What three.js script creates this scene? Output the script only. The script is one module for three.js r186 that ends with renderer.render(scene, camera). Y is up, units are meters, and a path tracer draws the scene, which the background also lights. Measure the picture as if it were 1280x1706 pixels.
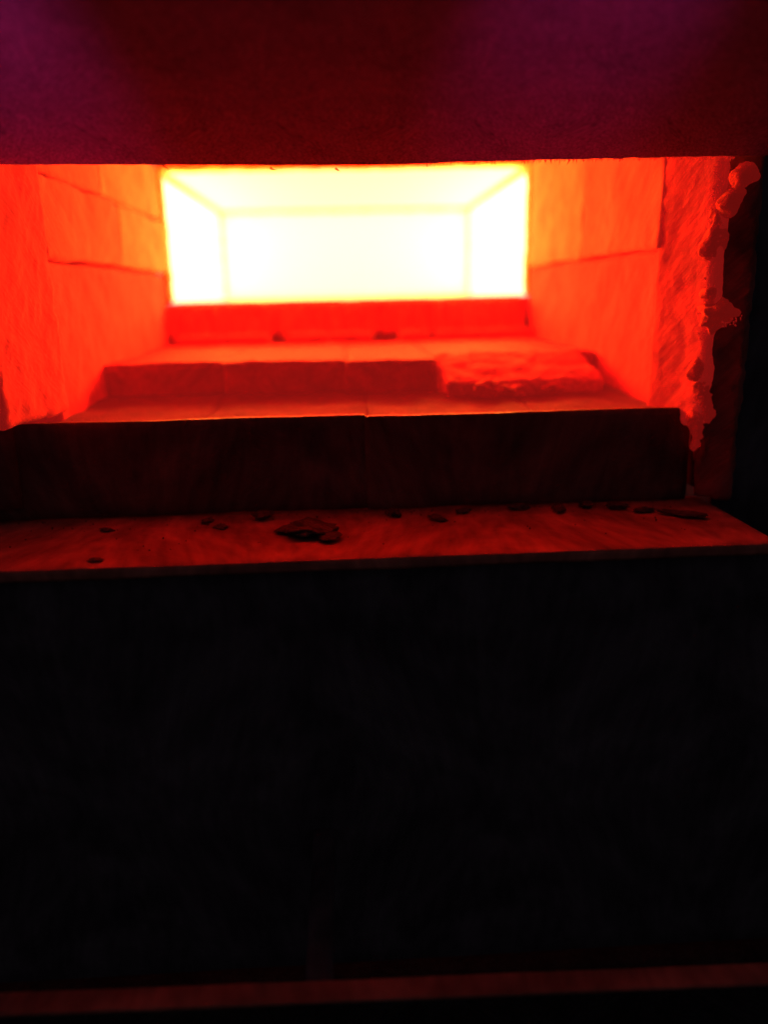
import * as THREE from 'three';
import { ImprovedNoise } from 'three/addons/math/ImprovedNoise.js';
import { mergeGeometries, mergeVertices } from 'three/addons/utils/BufferGeometryUtils.js';
import { RectAreaLightUniformsLib } from 'three/addons/lights/RectAreaLightUniformsLib.js';

// ---------------------------------------------------------------- camera, light, exposure
RectAreaLightUniformsLib.init();
const scene = new THREE.Scene();
scene.background = new THREE.Color().setRGB(0.028, 0.027, 0.038);   // the dim, unlit workshop
const EYE = 0.95;                                   // the camera stands level with the hearth
const camera = new THREE.PerspectiveCamera(66.95, 769 / 1024, 0.05, 40);
camera.rotation.order = 'YXZ';
camera.position.set(0, EYE, 0);
camera.rotation.set(-15.65 * Math.PI / 180, -2.567 * Math.PI / 180, -0.022);
camera.focus = 1.0;
camera.userData.fStop = 1.0;
const renderer = new THREE.WebGLRenderer({ antialias: true });
renderer.toneMapping = THREE.LinearToneMapping;
renderer.toneMappingExposure = 1;
renderer.shadowMap.enabled = true;

// the white-hot chamber: one area light just in front of each glowing face
const HEAT = new THREE.Color().setRGB(1, 0.33, 0.026);      // side walls, hottest
const HEAT_BACK = new THREE.Color().setRGB(1, 0.008, 0.004);   // back wall and roof, a little cooler
const HOT = 125;
function heatLight(w, h, x, y, z, tx, ty, tz, k = 1, c = HEAT) {
  const l = new THREE.RectAreaLight(c, HOT * k, w, h);
  l.position.set(x, EYE + y, z); l.lookAt(tx, EYE + ty, tz); l.name = 'chamber_heat'; scene.add(l);
}
heatLight(0.82, 0.26, 0.02, 0.137, -2.815, 0.02, 0.137, 0, 0.6, HEAT_BACK);
heatLight(0.86, 0.255, -0.405, 0.137, -2.37, 1, 0.137, -2.37);
heatLight(0.86, 0.255, 0.440, 0.137, -2.37, -1, 0.137, -2.37);
heatLight(0.80, 0.84, 0.02, 0.274, -2.37, 0.02, -1, -2.37, 0.7, HEAT_BACK);

// ---------------------------------------------------------------- helpers
let seed = 7;
const rnd = () => { seed = (seed * 1664525 + 1013904223) >>> 0; return seed / 4294967296; };
const rr = (a, b) => a + (b - a) * rnd();
const noise = new ImprovedNoise();
const fbm = (x, y, z, o = 4) => { let s = 0, a = 0.5, f = 1; for (let i = 0; i < o; i++) { s += a * noise.noise(x * f, y * f, z * f); f *= 2.03; a *= 0.5; } return s; };
const taken = new Map();
const numbered = (n) => { const k = taken.get(n) || 0; taken.set(n, k + 1); return k ? `${n}_${String(k).padStart(3, '0')}` : n; };
function tag(o, label, category, group, kind) {
  if (label) o.userData.label = label;
  if (category) o.userData.category = category;
  if (group) o.userData.group = group;
  if (kind) o.userData.kind = kind;
  return o;
}
const V = (x, y, z) => new THREE.Vector3(x, y, z);
// place o under parent so that its origin lands at the given point (y measured from the eye level)
function put(o, parent, x, y, z) {
  parent.updateWorldMatrix(true, false);
  o.position.copy(parent.worldToLocal(V(x, EYE + y, z)));
  parent.add(o); return o;
}
function mesh(name, g, m) { const o = new THREE.Mesh(g, m); o.name = name; o.castShadow = o.receiveShadow = true; return o; }
function thing(name, x, y, z) { const o = new THREE.Group(); o.name = numbered(name); o.position.set(x, EYE + y, z); scene.add(o); return o; }

// smooth normals across coincident vertices, keeping the uv seams
function weld(g) {
  const p = g.attributes.position, bare = new THREE.BufferGeometry();
  bare.setAttribute('position', p.clone()); if (g.index) bare.setIndex(g.index.clone());
  const m = mergeVertices(bare, 1e-5); m.computeVertexNormals();
  const key = (a, i) => `${Math.round(a.getX(i) * 2e4)},${Math.round(a.getY(i) * 2e4)},${Math.round(a.getZ(i) * 2e4)}`;
  const map = new Map(); for (let i = 0; i < m.attributes.position.count; i++) map.set(key(m.attributes.position, i), i);
  const n = new Float32Array(p.count * 3), mn = m.attributes.normal;
  for (let i = 0; i < p.count; i++) { const j = map.get(key(p, i)) ?? 0; n[3 * i] = mn.getX(j); n[3 * i + 1] = mn.getY(j); n[3 * i + 2] = mn.getZ(j); }
  g.setAttribute('normal', new THREE.BufferAttribute(n, 3)); return g;
}
// a block with rounded, uneven edges; uv in metres
function block(w, h, d, { r = 0.008, amp = 0.003, f = 14, cell = 0.012, s = 0, bow = 0 } = {}) {
  const sg = (v) => Math.max(3, Math.min(90, Math.round(v / cell)));
  const g = new THREE.BoxGeometry(w, h, d, sg(w), sg(h), sg(d));
  const p = g.attributes.position, n = g.attributes.normal, uv = g.attributes.uv;
  r = Math.min(r, w / 2.05, h / 2.05, d / 2.05);
  const q = V(), c = V(), k = V();
  for (let i = 0; i < p.count; i++) {
    q.fromBufferAttribute(p, i);
    const ax = Math.abs(n.getX(i)), ay = Math.abs(n.getY(i));
    if (ax > 0.5) uv.setXY(i, q.z + s * 0.37, q.y + s * 0.21); else if (ay > 0.5) uv.setXY(i, q.x + s * 0.37, q.z + s * 0.21); else uv.setXY(i, q.x + s * 0.37, q.y + s * 0.21);
    c.set(THREE.MathUtils.clamp(q.x, -w / 2 + r, w / 2 - r), THREE.MathUtils.clamp(q.y, -h / 2 + r, h / 2 - r), THREE.MathUtils.clamp(q.z, -d / 2 + r, d / 2 - r));
    k.copy(q).sub(c); if (k.lengthSq() > 1e-12) { k.normalize(); q.copy(c).addScaledVector(k, r); } else k.set(n.getX(i), n.getY(i), n.getZ(i));
    const e = amp * 2 * fbm(q.x * f + s * 3.1, q.y * f + s * 1.7, q.z * f - s * 2.3) + amp * 0.5 * fbm(q.x * f * 6 + s, q.y * f * 6, q.z * f * 6);
    q.addScaledVector(k, e);
    if (bow) q.addScaledVector(k, bow * (1 - (2 * q.x / w) ** 2) * (1 - (2 * q.y / h) ** 2) * (1 - (2 * q.z / d) ** 2));
    p.setXYZ(i, q.x, q.y, q.z);
  }
  return weld(g);
}
// a lump of broken refractory
function lump(w, h, d, s) {
  const g = new THREE.IcosahedronGeometry(0.5, 4), p = g.attributes.position, q = V();
  for (let i = 0; i < p.count; i++) {
    q.fromBufferAttribute(p, i);
    for (let k = 0; k < 7; k++) { const a = V(Math.sin(s * 9.1 + k * 2.4), Math.cos(s * 5.3 + k * 1.9), Math.sin(s * 3.7 + k * 4.1)).normalize(), o = 0.33 + 0.1 * Math.abs(Math.sin(s + k)), t = q.dot(a) - o; if (t > 0) q.addScaledVector(a, -t); }
    q.multiplyScalar(1 + 0.9 * fbm(q.x * 3 + s, q.y * 3, q.z * 3 - s, 2) + 0.5 * fbm(q.x * 11 + s, q.y * 11, q.z * 11 - s, 3));
    p.setXYZ(i, q.x * w * 1.3, q.y * h * 1.3, q.z * d * 1.3);
  }
  const uv = g.attributes.uv; for (let i = 0; i < p.count; i++) uv.setXY(i, p.getX(i) + p.getZ(i) * 0.7, p.getY(i) + p.getZ(i) * 0.4);
  weld(g); g.computeBoundingBox(); g.translate(0, -g.boundingBox.min.y, 0); return g;
}
// thin curling fibres; spots: [x, y, z, dx, dy, dz, length, radius] relative to the mesh
function fibres(spots) {
  const P = [], I = [];
  for (const [x, y, z, dx, dy, dz, L, R] of spots) {
    const d = V(dx, dy, dz).normalize(), a = V(-d.y, d.x, 0.3).cross(d).normalize(), b = d.clone().cross(a), o = P.length / 3, bend = rr(-0.35, 0.35) * L, n = 4;
    for (let i = 0; i <= n; i++) { const t = i / n, w = R * (1 - 0.85 * t), bx = bend * t * t;
      for (let k = 0; k < 3; k++) { const an = k * 2.094, u = Math.cos(an) * w + bx, v = Math.sin(an) * w - L * 0.12 * t * t;
        P.push(x + d.x * L * t + a.x * u + b.x * v, y + d.y * L * t + a.y * u + b.y * v, z + d.z * L * t + a.z * u + b.z * v); }
      if (i < n) for (let k = 0; k < 3; k++) { const k2 = (k + 1) % 3, A = o + i * 3 + k, B = o + i * 3 + k2; I.push(A, B, A + 3, B, B + 3, A + 3); } }
  }
  const g = new THREE.BufferGeometry(); g.setAttribute('position', new THREE.Float32BufferAttribute(P, 3)); g.setIndex(I);
  g.setAttribute('uv', new THREE.Float32BufferAttribute(new Float32Array(P.length / 3 * 2), 2)); g.computeVertexNormals(); return g;
}

// ---------------------------------------------------------------- textures and materials
function tex(n, size, fn, color) {
  const d = new Uint8Array(n * n * 4);
  for (let j = 0; j < n; j++) for (let i = 0; i < n; i++) { const c = fn(i / n, j / n), o = (j * n + i) * 4; const a = Array.isArray(c) ? c : [c, c, c]; for (let k = 0; k < 3; k++) d[o + k] = Math.max(0, Math.min(255, a[k] * 255)); d[o + 3] = 255; }
  const t = new THREE.DataTexture(d, n, n); t.wrapS = t.wrapT = THREE.RepeatWrapping; t.magFilter = THREE.LinearFilter; t.minFilter = THREE.LinearFilter; t.repeat.set(1 / size, 1 / size);
  if (color) t.colorSpace = THREE.SRGBColorSpace; t.needsUpdate = true; return t;
}
const TAU = Math.PI * 2;
// tiling noise: sample on a 4-torus folded to 3-D
const tn = (u, v, f, g, s, o = 4) => { const a = Math.cos(u * TAU) * f / TAU, b = Math.sin(u * TAU) * f / TAU, c = Math.cos(v * TAU) * g / TAU, d = Math.sin(v * TAU) * g / TAU; return fbm(a + s + d * 0.31, b + c * 1.07, d + s * 1.3 - c * 0.23, o); };
const fibreBump = tex(512, 0.16, (u, v) => { const p = u + v, q = u - v; return 0.5 + 0.3 * tn(p, q, 6, 46, 3, 4) + 0.45 * tn(u, v, 22, 22, 9, 3); });
const fibreTint = tex(512, 0.37, (u, v) => { const t = tn(u, v, 7, 7, 2, 5), s = tn(u + v, u - v, 5, 60, 5, 3), k = 0.86 + 0.3 * t + 0.14 * s; return [k, k * 0.97, k * 0.94]; }, true);
const brickTint = tex(512, 0.31, (u, v) => { const t = tn(u, v, 9, 9, 12, 5), s = tn(u, v, 50, 50, 15, 2), k = 0.84 + 0.35 * t + 0.3 * s; return [k, k * 0.95, k * 0.9]; }, true);
const brickBump = tex(512, 0.11, (u, v) => 0.5 + 0.6 * tn(u, v, 24, 24, 21, 4));
const steelTint = tex(512, 0.53, (u, v) => { const t = tn(u, v, 8, 8, 31, 6), s = tn(u, v, 40, 12, 35, 3), k = 0.8 + 0.34 * t + 0.2 * s; return [k, k * 0.93, k * 0.9]; }, true);
const steelBump = tex(512, 0.21, (u, v) => 0.5 + 0.5 * tn(u, v, 16, 16, 41, 5) + 0.3 * tn(u, v, 60, 60, 44, 2));
const paintTint = tex(512, 0.22, (u, v) => { const s = tn(u, v, 90, 90, 51, 2), t = tn(u, v, 6, 6, 55, 5), k = 0.82 + 0.5 * s + 0.12 * t; return [k, k, k]; }, true);
const std = (r, g, b, rough, o = {}) => new THREE.MeshPhysicalMaterial({ specularIntensity: 0.15, color: new THREE.Color().setRGB(r, g, b), roughness: rough, ...o });
// red hot lining: one even, dull red emission that also fills its shaded faces
const GLOW_FILL = { emissive: new THREE.Color().setRGB(0.2, 0.005, 0.004), emissiveIntensity: 1 };
const M = {
  fibre: std(0.64, 0.15, 0.1, 0.95, { map: fibreTint, bumpMap: fibreBump, bumpScale: 0.001, ...GLOW_FILL }),
  outer: std(0.62, 0.085, 0.062, 0.95, { map: fibreTint, bumpMap: fibreBump, bumpScale: 0.001, ...GLOW_FILL }),  // redder fibre copy: falloff of the chamber light put into the front modules' colour
  redFibre: std(0.56, 0.034, 0.032, 0.95, { map: fibreTint, bumpMap: fibreBump, bumpScale: 0.001, ...GLOW_FILL }),  // fibre copy with much less green, for lower courses and jambs
  wad: std(0.6, 0.04, 0.035, 0.95, { map: fibreTint, bumpMap: fibreBump, bumpScale: 0.0015, emissive: new THREE.Color().setRGB(0.13, 0.0033, 0.0026) }),
  jamb: std(0.5, 0.06, 0.045, 0.95, { map: fibreTint, bumpMap: fibreBump, bumpScale: 0.001 }),
  coolFibre: std(0.42, 0.1, 0.08, 0.95, { map: fibreTint, bumpMap: fibreBump, bumpScale: 0.0012 }),
  rim: std(0.7, 0.3, 0.15, 0.95),
  brick: std(0.44, 0.045, 0.035, 0.92, { map: brickTint, bumpMap: brickBump, bumpScale: 0.003, ...GLOW_FILL }),
  pale: std(0.6, 0.1, 0.08, 0.92, { map: brickTint, bumpMap: brickBump, bumpScale: 0.003, ...GLOW_FILL }),
  tile: std(0.32, 0.009, 0.01, 0.92, { map: brickTint, bumpMap: brickBump, bumpScale: 0.003, ...GLOW_FILL }),
  lip: std(0.08, 0.01, 0.009, 0.9, { map: brickTint, bumpMap: brickBump, bumpScale: 0.003, ...GLOW_FILL }),
  fringe: std(0.5, 0.04, 0.035, 0.9, GLOW_FILL),
  glowSide: std(0.6, 0.45, 0.35, 0.95, { emissive: new THREE.Color().setRGB(1, 1, 0.95) }),
  glowBack: std(0.6, 0.45, 0.35, 0.95, { emissive: new THREE.Color().setRGB(1, 0.95, 0.48) }),
  glowRoof: std(0.6, 0.4, 0.25, 0.95, { emissive: new THREE.Color().setRGB(1, 0.85, 0.45) }),
  sill: std(0.24, 0.1, 0.08, 0.62, { map: steelTint, bumpMap: steelBump, bumpScale: 0.0015, metalness: 0.2 }),
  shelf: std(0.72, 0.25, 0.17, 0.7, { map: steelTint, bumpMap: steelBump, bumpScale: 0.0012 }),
  casing: std(0.15, 0.135, 0.145, 0.6, { map: steelTint, bumpMap: steelBump, bumpScale: 0.001 }),
  door: std(0.68, 0.26, 0.38, 0.75, { map: paintTint, bumpMap: steelBump, bumpScale: 0.0004 }),
  scale: std(0.16, 0.08, 0.07, 0.6, { map: brickTint, bumpMap: brickBump, bumpScale: 0.003 }),
  concrete: std(0.05, 0.046, 0.044, 0.9, { map: brickTint, bumpMap: brickBump, bumpScale: 0.003 }),
};

// ---------------------------------------------------------------- floor
{ const g = new THREE.PlaneGeometry(8, 8, 1, 1); g.rotateX(-Math.PI / 2); const u = g.attributes.uv; for (let i = 0; i < u.count; i++) u.setXY(i, u.getX(i) * 8, u.getY(i) * 8);
  const f = mesh('floor', g, M.concrete); f.position.set(0, 0, -1); scene.add(f); tag(f, 'dark bare concrete workshop floor under the furnace', 'floor', null, 'structure'); }

// ---------------------------------------------------------------- the furnace
const furnace = thing('furnace', 0.02, -EYE, -1.9);
tag(furnace, 'red hot refractory lined furnace with a white glowing chamber and black steel front', 'furnace');

// white-hot chamber
const BACK = -2.83, MOUTH = -1.9, FRONT = -1.14;
const chamber = new THREE.Group(); chamber.name = 'fire_chamber'; put(chamber, furnace, 0.02, -0.01, -2.36);
const glowWall = (w, h, d, x, y, z, s, m) => put(mesh('glowing_wall', block(w, h, d, { s, r: 0.004, amp: 0.0015, cell: 0.03 }), m), chamber, x, y, z);
const CL = -0.415, CR = 0.449, CT = 0.285;               // inner faces of the chamber
glowWall(1.1, 0.3, 0.1, 0.02, 0.142, BACK - 0.05, 1, M.glowBack);
glowWall(0.1, 0.3, 0.905, CL - 0.05, 0.142, -2.378, 2, M.glowSide);
glowWall(0.1, 0.3, 0.905, CR + 0.05, 0.142, -2.378, 3, M.glowSide);
put(mesh('glowing_roof', block(CR - CL - 0.002, 0.1, 0.86, { s: 4, r: 0.004, amp: 0.0015, cell: 0.03 }), M.glowRoof), chamber, (CL + CR) / 2, CT + 0.05, -2.4);
// added beads: yellow joint lines in the corners, bloom round the mouth
const bead = (len, axis, x, y, z, rad = 0.008, s = 0) => { const d = 2 * rad; put(mesh('added_bead', block(axis === 'x' ? len : d, axis === 'y' ? len : d, axis === 'z' ? len : d, { s, r: rad * 0.95, amp: 0.003, f: 30, cell: 0.005 }), M.rim), chamber, x, y, z); };
bead(CR - CL, 'x', (CL + CR) / 2, CT - 0.003, BACK + 0.005, 0.008, 201);
bead(0.28, 'y', CL + 0.004, 0.142, BACK + 0.005, 0.006, 202);
bead(0.28, 'y', CR - 0.004, 0.142, BACK + 0.005, 0.006, 203);
bead(0.86, 'z', CL + 0.003, CT - 0.003, -2.4, 0.008, 204);
bead(0.86, 'z', CR - 0.003, CT - 0.003, -2.4, 0.008, 205);
bead(0.30, 'y', CL + 0.004, 0.142, -1.912, 0.013, 206);
bead(0.30, 'y', CR - 0.004, 0.142, -1.912, 0.013, 207);
bead(CR - CL, 'x', (CL + CR) / 2, CT + 0.014, -1.935, 0.02, 208);
for (let i = 0; i < 4; i++) put(mesh('hearth_slab', block(0.212, 0.09, 0.92, { s: 5 + i, amp: 0.001, cell: 0.03 }), M.brick), chamber, -0.413 + 0.2155 * (i + 0.5), -0.052, -2.37);

// lined side walls of the mouth: fibre modules on a brick backing
function sideWall(sx, xin, courses, splay = 0) {
  const wall = mesh('glowing_side_wall', block(0.1, 0.6, 0.76, { cell: 0.04, amp: 0.001 }), M.brick);
  put(wall, furnace, xin + sx * 0.165, 0.09, (MOUTH + FRONT) / 2);
  for (const [y0, y1, back, cuts, m] of courses) {
    const zs = [MOUTH, ...cuts, FRONT];
    for (let i = 0; i + 1 < zs.length; i++) {
      const L = zs[i + 1] - zs[i] + 0.004;
      put(mesh('fibre_module', block(0.11 - back, y1 - y0 - 0.001, L, { s: 11 + i * 3 + y0 * 40 + sx, r: 0.007, amp: 0.005, f: 8, cell: 0.009, bow: 0.001 }), zs[i] > -1.6 && m === M.fibre ? M.outer : m), wall, xin + sx * (0.055 + back / 2), (y0 + y1) / 2, (zs[i] + zs[i + 1]) / 2);
    }
  }
  wall.rotation.y = splay;
  return wall;
}
sideWall(1, 0.443, [[0.055, 0.29, 0, [-1.5], M.fibre], [-0.21, 0.055, 0.007, [], M.redFibre]], 0.0145);
sideWall(-1, -0.403, [[0.172, 0.29, 0.002, [-1.44], M.fibre], [0.058, 0.172, 0, [-1.52], M.fibre], [-0.21, 0.058, 0.008, [], M.redFibre]]);
const roof = mesh('glowing_roof', block(1.06, 0.08, 0.76, { cell: 0.05, amp: 0.001 }), M.brick);
put(roof, furnace, 0.018, 0.44, (MOUTH + FRONT) / 2);
for (let i = 0; i < 4; i++) for (let j = 0; j < 2; j++) put(mesh('fibre_module', block(0.21, 0.105, 0.375, { s: 40 + i * 2 + j, r: 0.012, amp: 0.003, f: 9, bow: 0.004, cell: 0.016 }), M.fibre), roof, -0.403 + 0.2125 * (i + 0.5), 0.352, MOUTH + 0.38 * (j + 0.5));

// stepped hearth of the mouth
const hearth = new THREE.Group(); hearth.name = 'glowing_hearth'; put(hearth, furnace, 0.02, -0.3, -1.5);
// sloping curb in front of the chamber: a row of bricks leaning back
{ const A = V(0, -0.010, -1.885), B = V(0, -0.084, -1.848), len = A.distanceTo(B), ang = Math.atan2(A.y - B.y, -(A.z - B.z)), n = 22, x0 = -0.42, w = (0.424 - x0) / n;
  for (let i = 0; i < n; i++) {
    const o = mesh('curb_brick', block(w - 0.003, 0.06, len + rr(-0.004, 0.004), { s: 60 + i, r: 0.005, amp: 0.003, f: 22, cell: 0.009 }), M.brick);
    put(o, hearth, x0 + w * (i + 0.5), (A.y + B.y) / 2 - 0.03 * Math.cos(ang) + rr(-0.0014, 0.0014), (A.z + B.z) / 2 - 0.03 * Math.sin(ang)); o.rotation.x = ang; o.rotation.z = rr(-0.01, 0.01);
  }
  // low course under the curb, with gaps where pieces are missing
  const gaps = [[-0.445, -0.39], [-0.17, -0.135], [0.066, 0.125], [0.2, 0.212]];
  let x = -0.42; const cuts = []; for (const [a, b] of gaps) { if (a > x) cuts.push([x, a]); x = b; } cuts.push([x, 0.44]);
  for (const [a, b] of cuts) { const m = Math.max(1, Math.round((b - a) / 0.12)), v = (b - a) / m; for (let i = 0; i < m; i++) put(mesh('base_brick', block(v - 0.002, 0.03, 0.07, { s: 80 + i + a * 9, r: 0.005, amp: 0.0015, cell: 0.01 }), M.brick), hearth, a + v * (i + 0.5), -0.0955, -1.85); }
}
// flat tiles of the mouth floor, one step above the lip
{ const xs = [-0.42, -0.21, 0.0, 0.152], zf = [-1.352, -1.345, -1.325];
  for (let i = 0; i < 3; i++) { put(mesh('hearth_tile', block(xs[i + 1] - xs[i] + 0.002, 0.06, zf[i] + 1.86, { s: 100 + i, r: 0.005, amp: 0.003, cell: 0.011 }), M.tile), hearth, (xs[i] + xs[i + 1]) / 2, -0.134 - i * 0.0006, (zf[i] - 1.86) / 2); }
  const back = mesh('hearth_tile', block(0.30, 0.06, 0.46, { s: 107, r: 0.006, amp: 0.002, cell: 0.011 }), M.tile); put(back, hearth, 0.303, -0.1345, -1.62);
  // broken tile that has tipped forward
  const tip = mesh('tipped_tile', block(0.262, 0.05, 0.15, { s: 111, r: 0.006, amp: 0.004, f: 26, cell: 0.006 }), M.pale); put(tip, hearth, 0.290, -0.143, -1.335); tip.rotation.set(0.27, 0.05, -0.015);
  for (let i = 0; i < 4; i++) put(mesh('lip_tile', block(0.2415, 0.06, 0.30, { s: 120 + i, r: 0.004, amp: 0.003, cell: 0.012 }), M.lip), hearth, -0.445 + 0.239 * (i + 0.5), -0.192 - (i % 2) * 0.0007, -1.247).rotation.x = 0.045;
  put(mesh('hearth_base', block(0.96, 0.1, 0.74, { s: 130, cell: 0.05, amp: 0.001 }), M.brick), hearth, 0.02, -0.275, -1.49);
}

// splayed fibre jambs at the front edge
function jamb(sx, xin, xout, h = 0.46, yc = 0.04, z1 = -1.045, m = M.jamb) {
  const z0 = -1.147, L = Math.hypot(xout - xin, z1 - z0), a = Math.atan2(Math.abs(xout - xin), z1 - z0);
  const o = mesh('glowing_jamb', block(0.024, h, L, { s: 140 + sx, r: 0.011, amp: 0.0035, f: 17, cell: 0.0045 }), m);
  o.rotation.y = sx * a; put(o, furnace, (xin + xout) / 2 + sx * 0.015 * Math.cos(a), yc, (z0 + z1) / 2 - 0.015 * Math.sin(a)); return o;
}
const jr = jamb(1, 0.4455, 0.488, 0.46, 0.04, -1.045, M.redFibre);
jamb(-1, -0.398, -0.42, 0.42, 0.057, -0.975, M.redFibre);
// torn blanket edges
function edge(parent, name, n, fn) { const s = []; for (let i = 0; i < n; i++) s.push(fn(i / n)); const o = mesh(name, fibres(s), M.fringe); o.userData.kind = 'stuff'; parent.updateWorldMatrix(true, false); o.position.set(0, 0, 0); const inv = parent.matrixWorld.clone().invert(); o.geometry.translate(0, EYE, 0); o.geometry.applyMatrix4(inv); parent.add(o); return o; }
edge(jr, 'loose_fibre', 240, (t) => [0.488 + rr(-0.006, 0.008) + 0.01 * fbm(t * 9, 1, 2), -0.19 + 0.37 * t, -1.052 + rr(-0.012, 0.006), rr(0.2, 1), rr(-0.9, 0.5), rr(-0.1, 0.9), rr(0.002, 0.005), rr(0.0007, 0.0016)]);
const tuft = mesh('fibre_tuft', lump(0.05, 0.03, 0.035, 3.3), M.wad); put(tuft, jr, 0.508, -0.055, -1.052); tuft.rotation.z = 0.3;
edge(jr, 'loose_fibre', 90, () => [0.522 + rr(-0.02, 0.014), -0.04 + rr(-0.01, 0.012), -1.047 + rr(-0.01, 0.01), rr(0.1, 1), rr(-0.9, 0.2), rr(-0.1, 0.6), rr(0.002, 0.005), rr(0.0008, 0.0018)]);
// loose blanket hung over the post beside the jamb, with torn wads at its top
const strip = mesh('blanket_strip', block(0.052, 0.46, 0.016, { s: 151, r: 0.007, amp: 0.006, f: 20, cell: 0.005 }), M.coolFibre); strip.rotation.y = -0.5; put(strip, jr, 0.519, -0.06, -1.052);
strip.updateWorldMatrix(true, false); { const q = new THREE.Quaternion(); jr.getWorldQuaternion(q); strip.quaternion.premultiply(q.invert()); }
// soft torn wads of blanket along the jamb's outer edge
const wad = (x, y, z, w, h, d, q) => { const o = mesh('fibre_wad', block(w, h, d, { s: q, r: 0.4 * Math.min(w, h, d), amp: 0.007, f: 30, cell: 0.0035 }), M.wad); o.rotation.z = Math.sin(q) * 0.7; return put(o, jr, x, y, z); };
wad(0.513, 0.135, -1.036, 0.034, 0.03, 0.026, 1.1); wad(0.505, 0.11, -1.046, 0.026, 0.04, 0.022, 4.2);
for (let i = 0; i < 6; i++) { const y = -0.2 + i * 0.055 + rr(-0.014, 0.014); wad(0.497 + rr(-0.002, 0.006), y, -1.06 + rr(-0.004, 0.003), rr(0.014, 0.034), rr(0.035, 0.09), 0.02, i * 2.3 + 0.6); }
const tail = mesh('fibre_tail', block(0.022, 0.08, 0.02, { s: 153, r: 0.008, amp: 0.006, f: 25, cell: 0.004 }), M.jamb); put(tail, jr, 0.506, -0.205, -1.062); tail.rotation.z = 0.08;

// steel front
const steel = (name, w, h, d, x, y, z, m = M.casing, o = {}) => put(mesh(name, block(w, h, d, { r: 0.003, amp: 0.0004, cell: 0.02, ...o }), m), furnace, x, y, z);
steel('door_post', 0.052, 0.56, 0.05, 0.527, 0.0, -1.097, M.sill, { s: 160 });
steel('door_post', 0.052, 0.56, 0.05, -0.487, 0.0, -1.097, M.sill, { s: 161 });
steel('casing_panel', 0.30, 1.3, 0.012, 0.705, -0.2, -1.13, M.casing, { s: 162 });
steel('casing_panel', 0.30, 1.3, 0.012, -0.665, -0.2, -1.13, M.casing, { s: 163 });
steel('lintel', 1.2, 0.26, 0.04, 0.02, 0.42, -1.1, M.casing, { s: 164 });
steel('casing_side', 0.012, 1.3, 1.84, 0.85, -0.2, -2.06, M.casing, { s: 165, cell: 0.08 });
steel('casing_side', 0.012, 1.3, 1.84, -0.81, -0.2, -2.06, M.casing, { s: 166, cell: 0.08 });
steel('casing_back', 1.65, 1.3, 0.012, 0.02, -0.2, -2.99, M.casing, { s: 167, cell: 0.08 });
steel('casing_top', 1.7, 0.012, 1.9, 0.02, 0.56, -2.06, M.casing, { s: 168, cell: 0.08 });
// dark sill in two plates
steel('sill_plate', 0.711, 0.137, 0.014, -0.3295, -0.2295, -1.0885, M.sill, { s: 170, amp: 0.0016, f: 6, r: 0.004, cell: 0.01 });
steel('sill_plate', 0.472, 0.136, 0.014, 0.259, -0.2315, -1.0875, M.sill, { s: 171, amp: 0.0012, f: 6, r: 0.004, cell: 0.01 });
const shelf = steel('shelf', 1.36, 0.016, 0.235, -0.158, -0.308, -0.987, M.shelf, { s: 172, amp: 0.0012, f: 5, r: 0.003, cell: 0.012 });
steel('front_panel', 1.6, 0.60, 0.02, -0.05, -0.62, -0.905, M.casing, { s: 173, cell: 0.03 });
const rail = steel('foot_rail', 1.6, 0.005, 0.026, -0.05, -0.6835, -0.632, M.shelf, { s: 174, amp: 0.0008, f: 5, cell: 0.01, r: 0.002 });

for (const x of [-0.72, -0.05, 0.62]) put(mesh('rail_bracket', block(0.03, 0.03, 0.25, { r: 0.003, amp: 0.0004, cell: 0.03, s: x }), M.casing), rail, x, -0.705, -0.77);
rail.rotation.z = -0.026;

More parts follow.
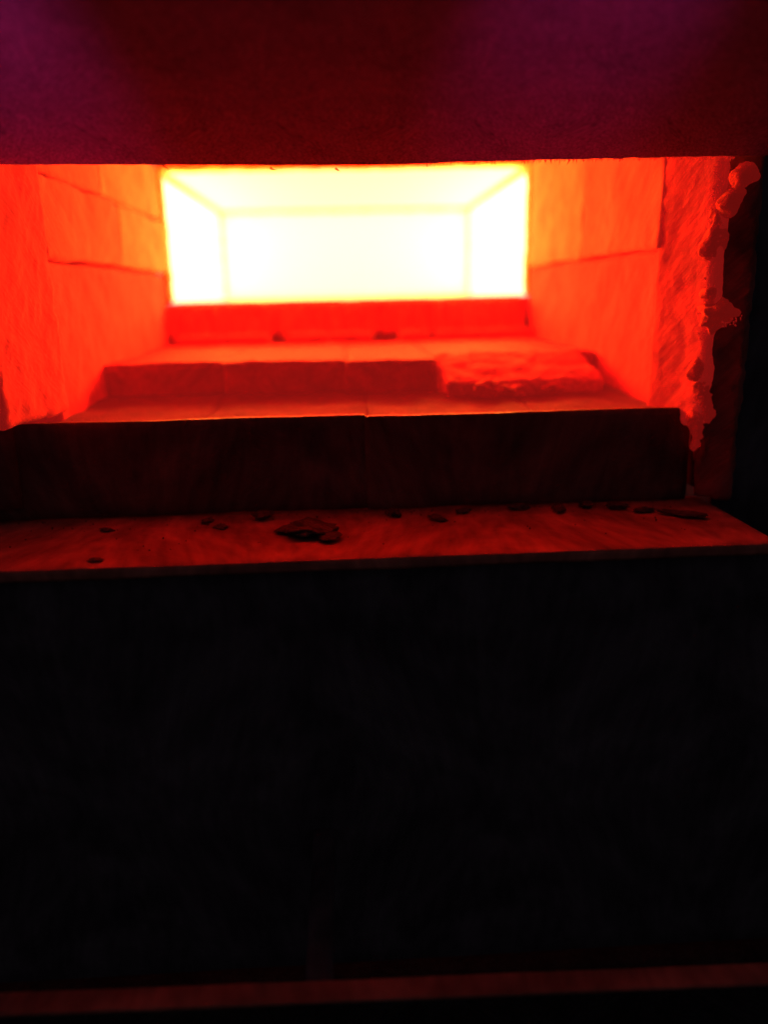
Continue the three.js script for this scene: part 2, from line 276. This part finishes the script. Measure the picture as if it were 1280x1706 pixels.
// ---------------------------------------------------------------- raised door
const door = thing('furnace_door', 0.06, 0.155, -1.02);
tag(door, 'raised dark maroon steel furnace door leaning out above the glowing mouth', 'door');
{ const pts = [[-0.75, 0.165], [-0.402, 0.161], [-0.212, 0.156], [-0.083, 0.1515], [0.0, 0.1495], [0.062, 0.149], [0.1, 0.1495], [0.128, 0.152], [0.18, 0.1525], [0.232, 0.154], [0.322, 0.155], [0.457, 0.157], [0.54, 0.157], [0.66, 0.157]];
  const sh = new THREE.Shape(); sh.moveTo(-0.81, 0.75); pts.forEach(([x, y], i) => { sh.lineTo(x - 0.06, y - 0.155); if (i + 1 < pts.length) { const [u, v] = pts[i + 1], n = Math.max(2, Math.round((u - x) / 0.008)); for (let k = 1; k < n; k++) { const t = k / n, X = x + (u - x) * t, rough = X > 0.1 ? 0.006 : 0.0022; sh.lineTo(X - 0.06, y + (v - y) * t - 0.155 + rough * fbm(X * 45, 2, 7)); } } }); sh.lineTo(0.60, 0.75); sh.closePath();
  const g = new THREE.ExtrudeGeometry(sh, { depth: 0.012, bevelEnabled: true, bevelSize: 0.002, bevelThickness: 0.002, bevelSegments: 2 }); g.translate(0, 0.002, -0.014);
  const p = mesh('door_plate', g, M.door); door.add(p);
  door.rotation.x = 1.2;
  edge(door, 'seal_fringe', 260, (t) => { const x = 0.1 + 0.4 * t; return [x + rr(-0.004, 0.004), 0.1575 + rr(-0.001, 0.003), -1.03, rr(-0.6, 0.6), -1, rr(-0.2, 0.2), rr(0.003, 0.008) * (0.5 + Math.abs(fbm(t * 14, 3, 1)) * 2), rr(0.0005, 0.0012)]; });
  for (const [x, y] of [[-0.212, 0.155], [-0.083, 0.15], [-0.004, 0.1485]]) { const th = mesh('hanging_thread', fibres([[0, 0.004, 0, 0.55, -1, 0, rr(0.011, 0.016), 0.0016]]), M.scale); put(th, door, x, y, -1.026); }
}

// ---------------------------------------------------------------- loose pieces
const frags = [
  [0.193, -1.33, 0.038, 0.02, 0.03, 'small red hot brick chip against the end of the step'],
  [0.226, -1.235, 0.034, 0.022, 0.03, 'rounded brick lump lying out on the front lip tiles'],
  [0.268, -1.262, 0.05, 0.016, 0.028, 'flat dark brick flake at the foot of the tipped tile'],
  [0.335, -1.258, 0.03, 0.014, 0.024, 'broken brick crumb by the right end of the tipped tile'],
  [0.238, -1.275, 0.022, 0.02, 0.02, 'tiny brick crumb wedged under the tipped tile edge'],
];
frags.forEach(([x, z, w, h, d, label], i) => { const o = mesh(numbered('brick_fragment'), lump(w, h, d, i + 1.4), M.brick); o.rotation.y = rr(0, 6); o.position.set(x, EYE - 0.1625, z); scene.add(o); tag(o, label, 'brick fragment', 'broken brick pieces on the furnace lip'); });
const bits = [[-0.055, -0.972, 0.046, 0.018, 0.05], [-0.028, -0.948, 0.026, 0.01, 0.022], [-0.084, -0.99, 0.026, 0.008, 0.03], [0.455, -0.997, 0.05, 0.007, 0.014], [0.41, -1.025, 0.022, 0.007, 0.014], [0.295, -1.045, 0.03, 0.01, 0.014], [0.12, -1.02, 0.026, 0.007, 0.014], [0.24, -1.06, 0.022, 0.009, 0.016], [-0.175, -1.014, 0.018, 0.006, 0.012], [-0.124, -1.055, 0.03, 0.011, 0.018], [0.38, -1.045, 0.026, 0.009, 0.016], [-0.2, -1.045, 0.018, 0.007, 0.012], [0.06, -1.05, 0.026, 0.01, 0.014], [0.16, -1.05, 0.016, 0.007, 0.012], [0.34, -1.057, 0.02, 0.009, 0.014], [-0.307, -0.893, 0.014, 0.005, 0.01], [-0.33, -1.02, 0.016, 0.005, 0.012]];
{ // fine black grit swept against the foot of the sill
  const n = 220, g = new THREE.IcosahedronGeometry(0.5, 0), im = new THREE.InstancedMesh(g, M.scale, n), m = new THREE.Matrix4(), e = new THREE.Euler(), qn = new THREE.Quaternion();
  for (let i = 0; i < n; i++) { const x = rr(-0.75, 0.5), t = Math.pow(rnd(), 2.4), z = -1.072 + t * 0.15 * (1 + 0.6 * fbm(x * 7, 1, 4)), w = rr(0.0008, 0.0028); e.set(rr(0, 6), rr(0, 6), rr(0, 6)); m.compose(V(x, EYE - 0.2995 + w * 0.2, z), qn.setFromEuler(e), V(w * rr(0.7, 1.6), w * rr(0.4, 0.8), w)); im.setMatrixAt(i, m); }
  im.name = 'scale_grit'; im.castShadow = im.receiveShadow = true; scene.add(im); tag(im, 'fine dark grit swept along the back of the steel shelf', 'grit', null, 'stuff'); }
bits.forEach(([x, z, w, h, d], i) => {
  const o = mesh(numbered('scale_lump'), lump(w, h * 0.75, d, i * 0.7 + 2.1), M.scale); o.rotation.y = rr(0, 6); o.position.set(x, EYE - 0.3005, z); scene.add(o);
  tag(o, i === 0 ? 'largest dark scale lump in the cluster on the shelf' : i < 3 ? 'small dark scale lump touching the largest lump on the shelf' : z < -1.035 ? 'dark scale crumb along the foot of the black sill' : 'dark scale crumb lying out on the open shelf', 'scale lump', i === 0 ? null : i < 3 ? 'lumps beside the largest scale lump' : z < -1.035 ? 'crumbs along the foot of the sill' : 'crumbs out on the shelf');
});

// ---------------------------------------------------------------- two unseen dim violet spot lamps, added to put purple patches on the door
for (const [x, y, z, tx, k, label] of [[-0.36, 0.21, -0.25, -0.35, 1, 'added unseen violet spot lamp aimed at the left half of the raised door'], [0.26, 0.21, -0.25, 0.24, 0.55, 'added unseen violet spot lamp aimed at the right half of the raised door']]) {
  const t = thing('added_violet_lamp', x, y, z); tag(t, label, 'lamp', 'added violet lamps aimed at the door'); t.lookAt(tx, EYE + 0.25, -0.79);
  t.add(mesh('bulb', new THREE.SphereGeometry(0.022, 24, 16), std(0.3, 0.3, 0.3, 0.5, { emissive: new THREE.Color().setRGB(0.5, 0.05, 0.35) })));
  t.add(mesh('lamp_shade', new THREE.LatheGeometry([[0.0, -0.03], [0.024, -0.027], [0.034, -0.01], [0.036, 0.01], [0.038, 0.01], [0.036, -0.012], [0.026, -0.03], [0.0, -0.033]].map((p) => new THREE.Vector2(p[0], p[1])), 32).rotateX(Math.PI / 2), M.casing));
  t.add(mesh('lamp_stem', new THREE.CylinderGeometry(0.004, 0.004, 0.3, 8).translate(0, 0.17, -0.036), M.casing));
  const l = new THREE.SpotLight(new THREE.Color().setRGB(1, 0.1, 0.72), 0.36 * k, 0, 0.27, 1, 2); l.position.set(0, 0, 0); l.castShadow = true; l.name = 'violet_light'; t.add(l); l.target.position.set(0, 0, 1); t.add(l.target);
}

renderer.render(scene, camera);
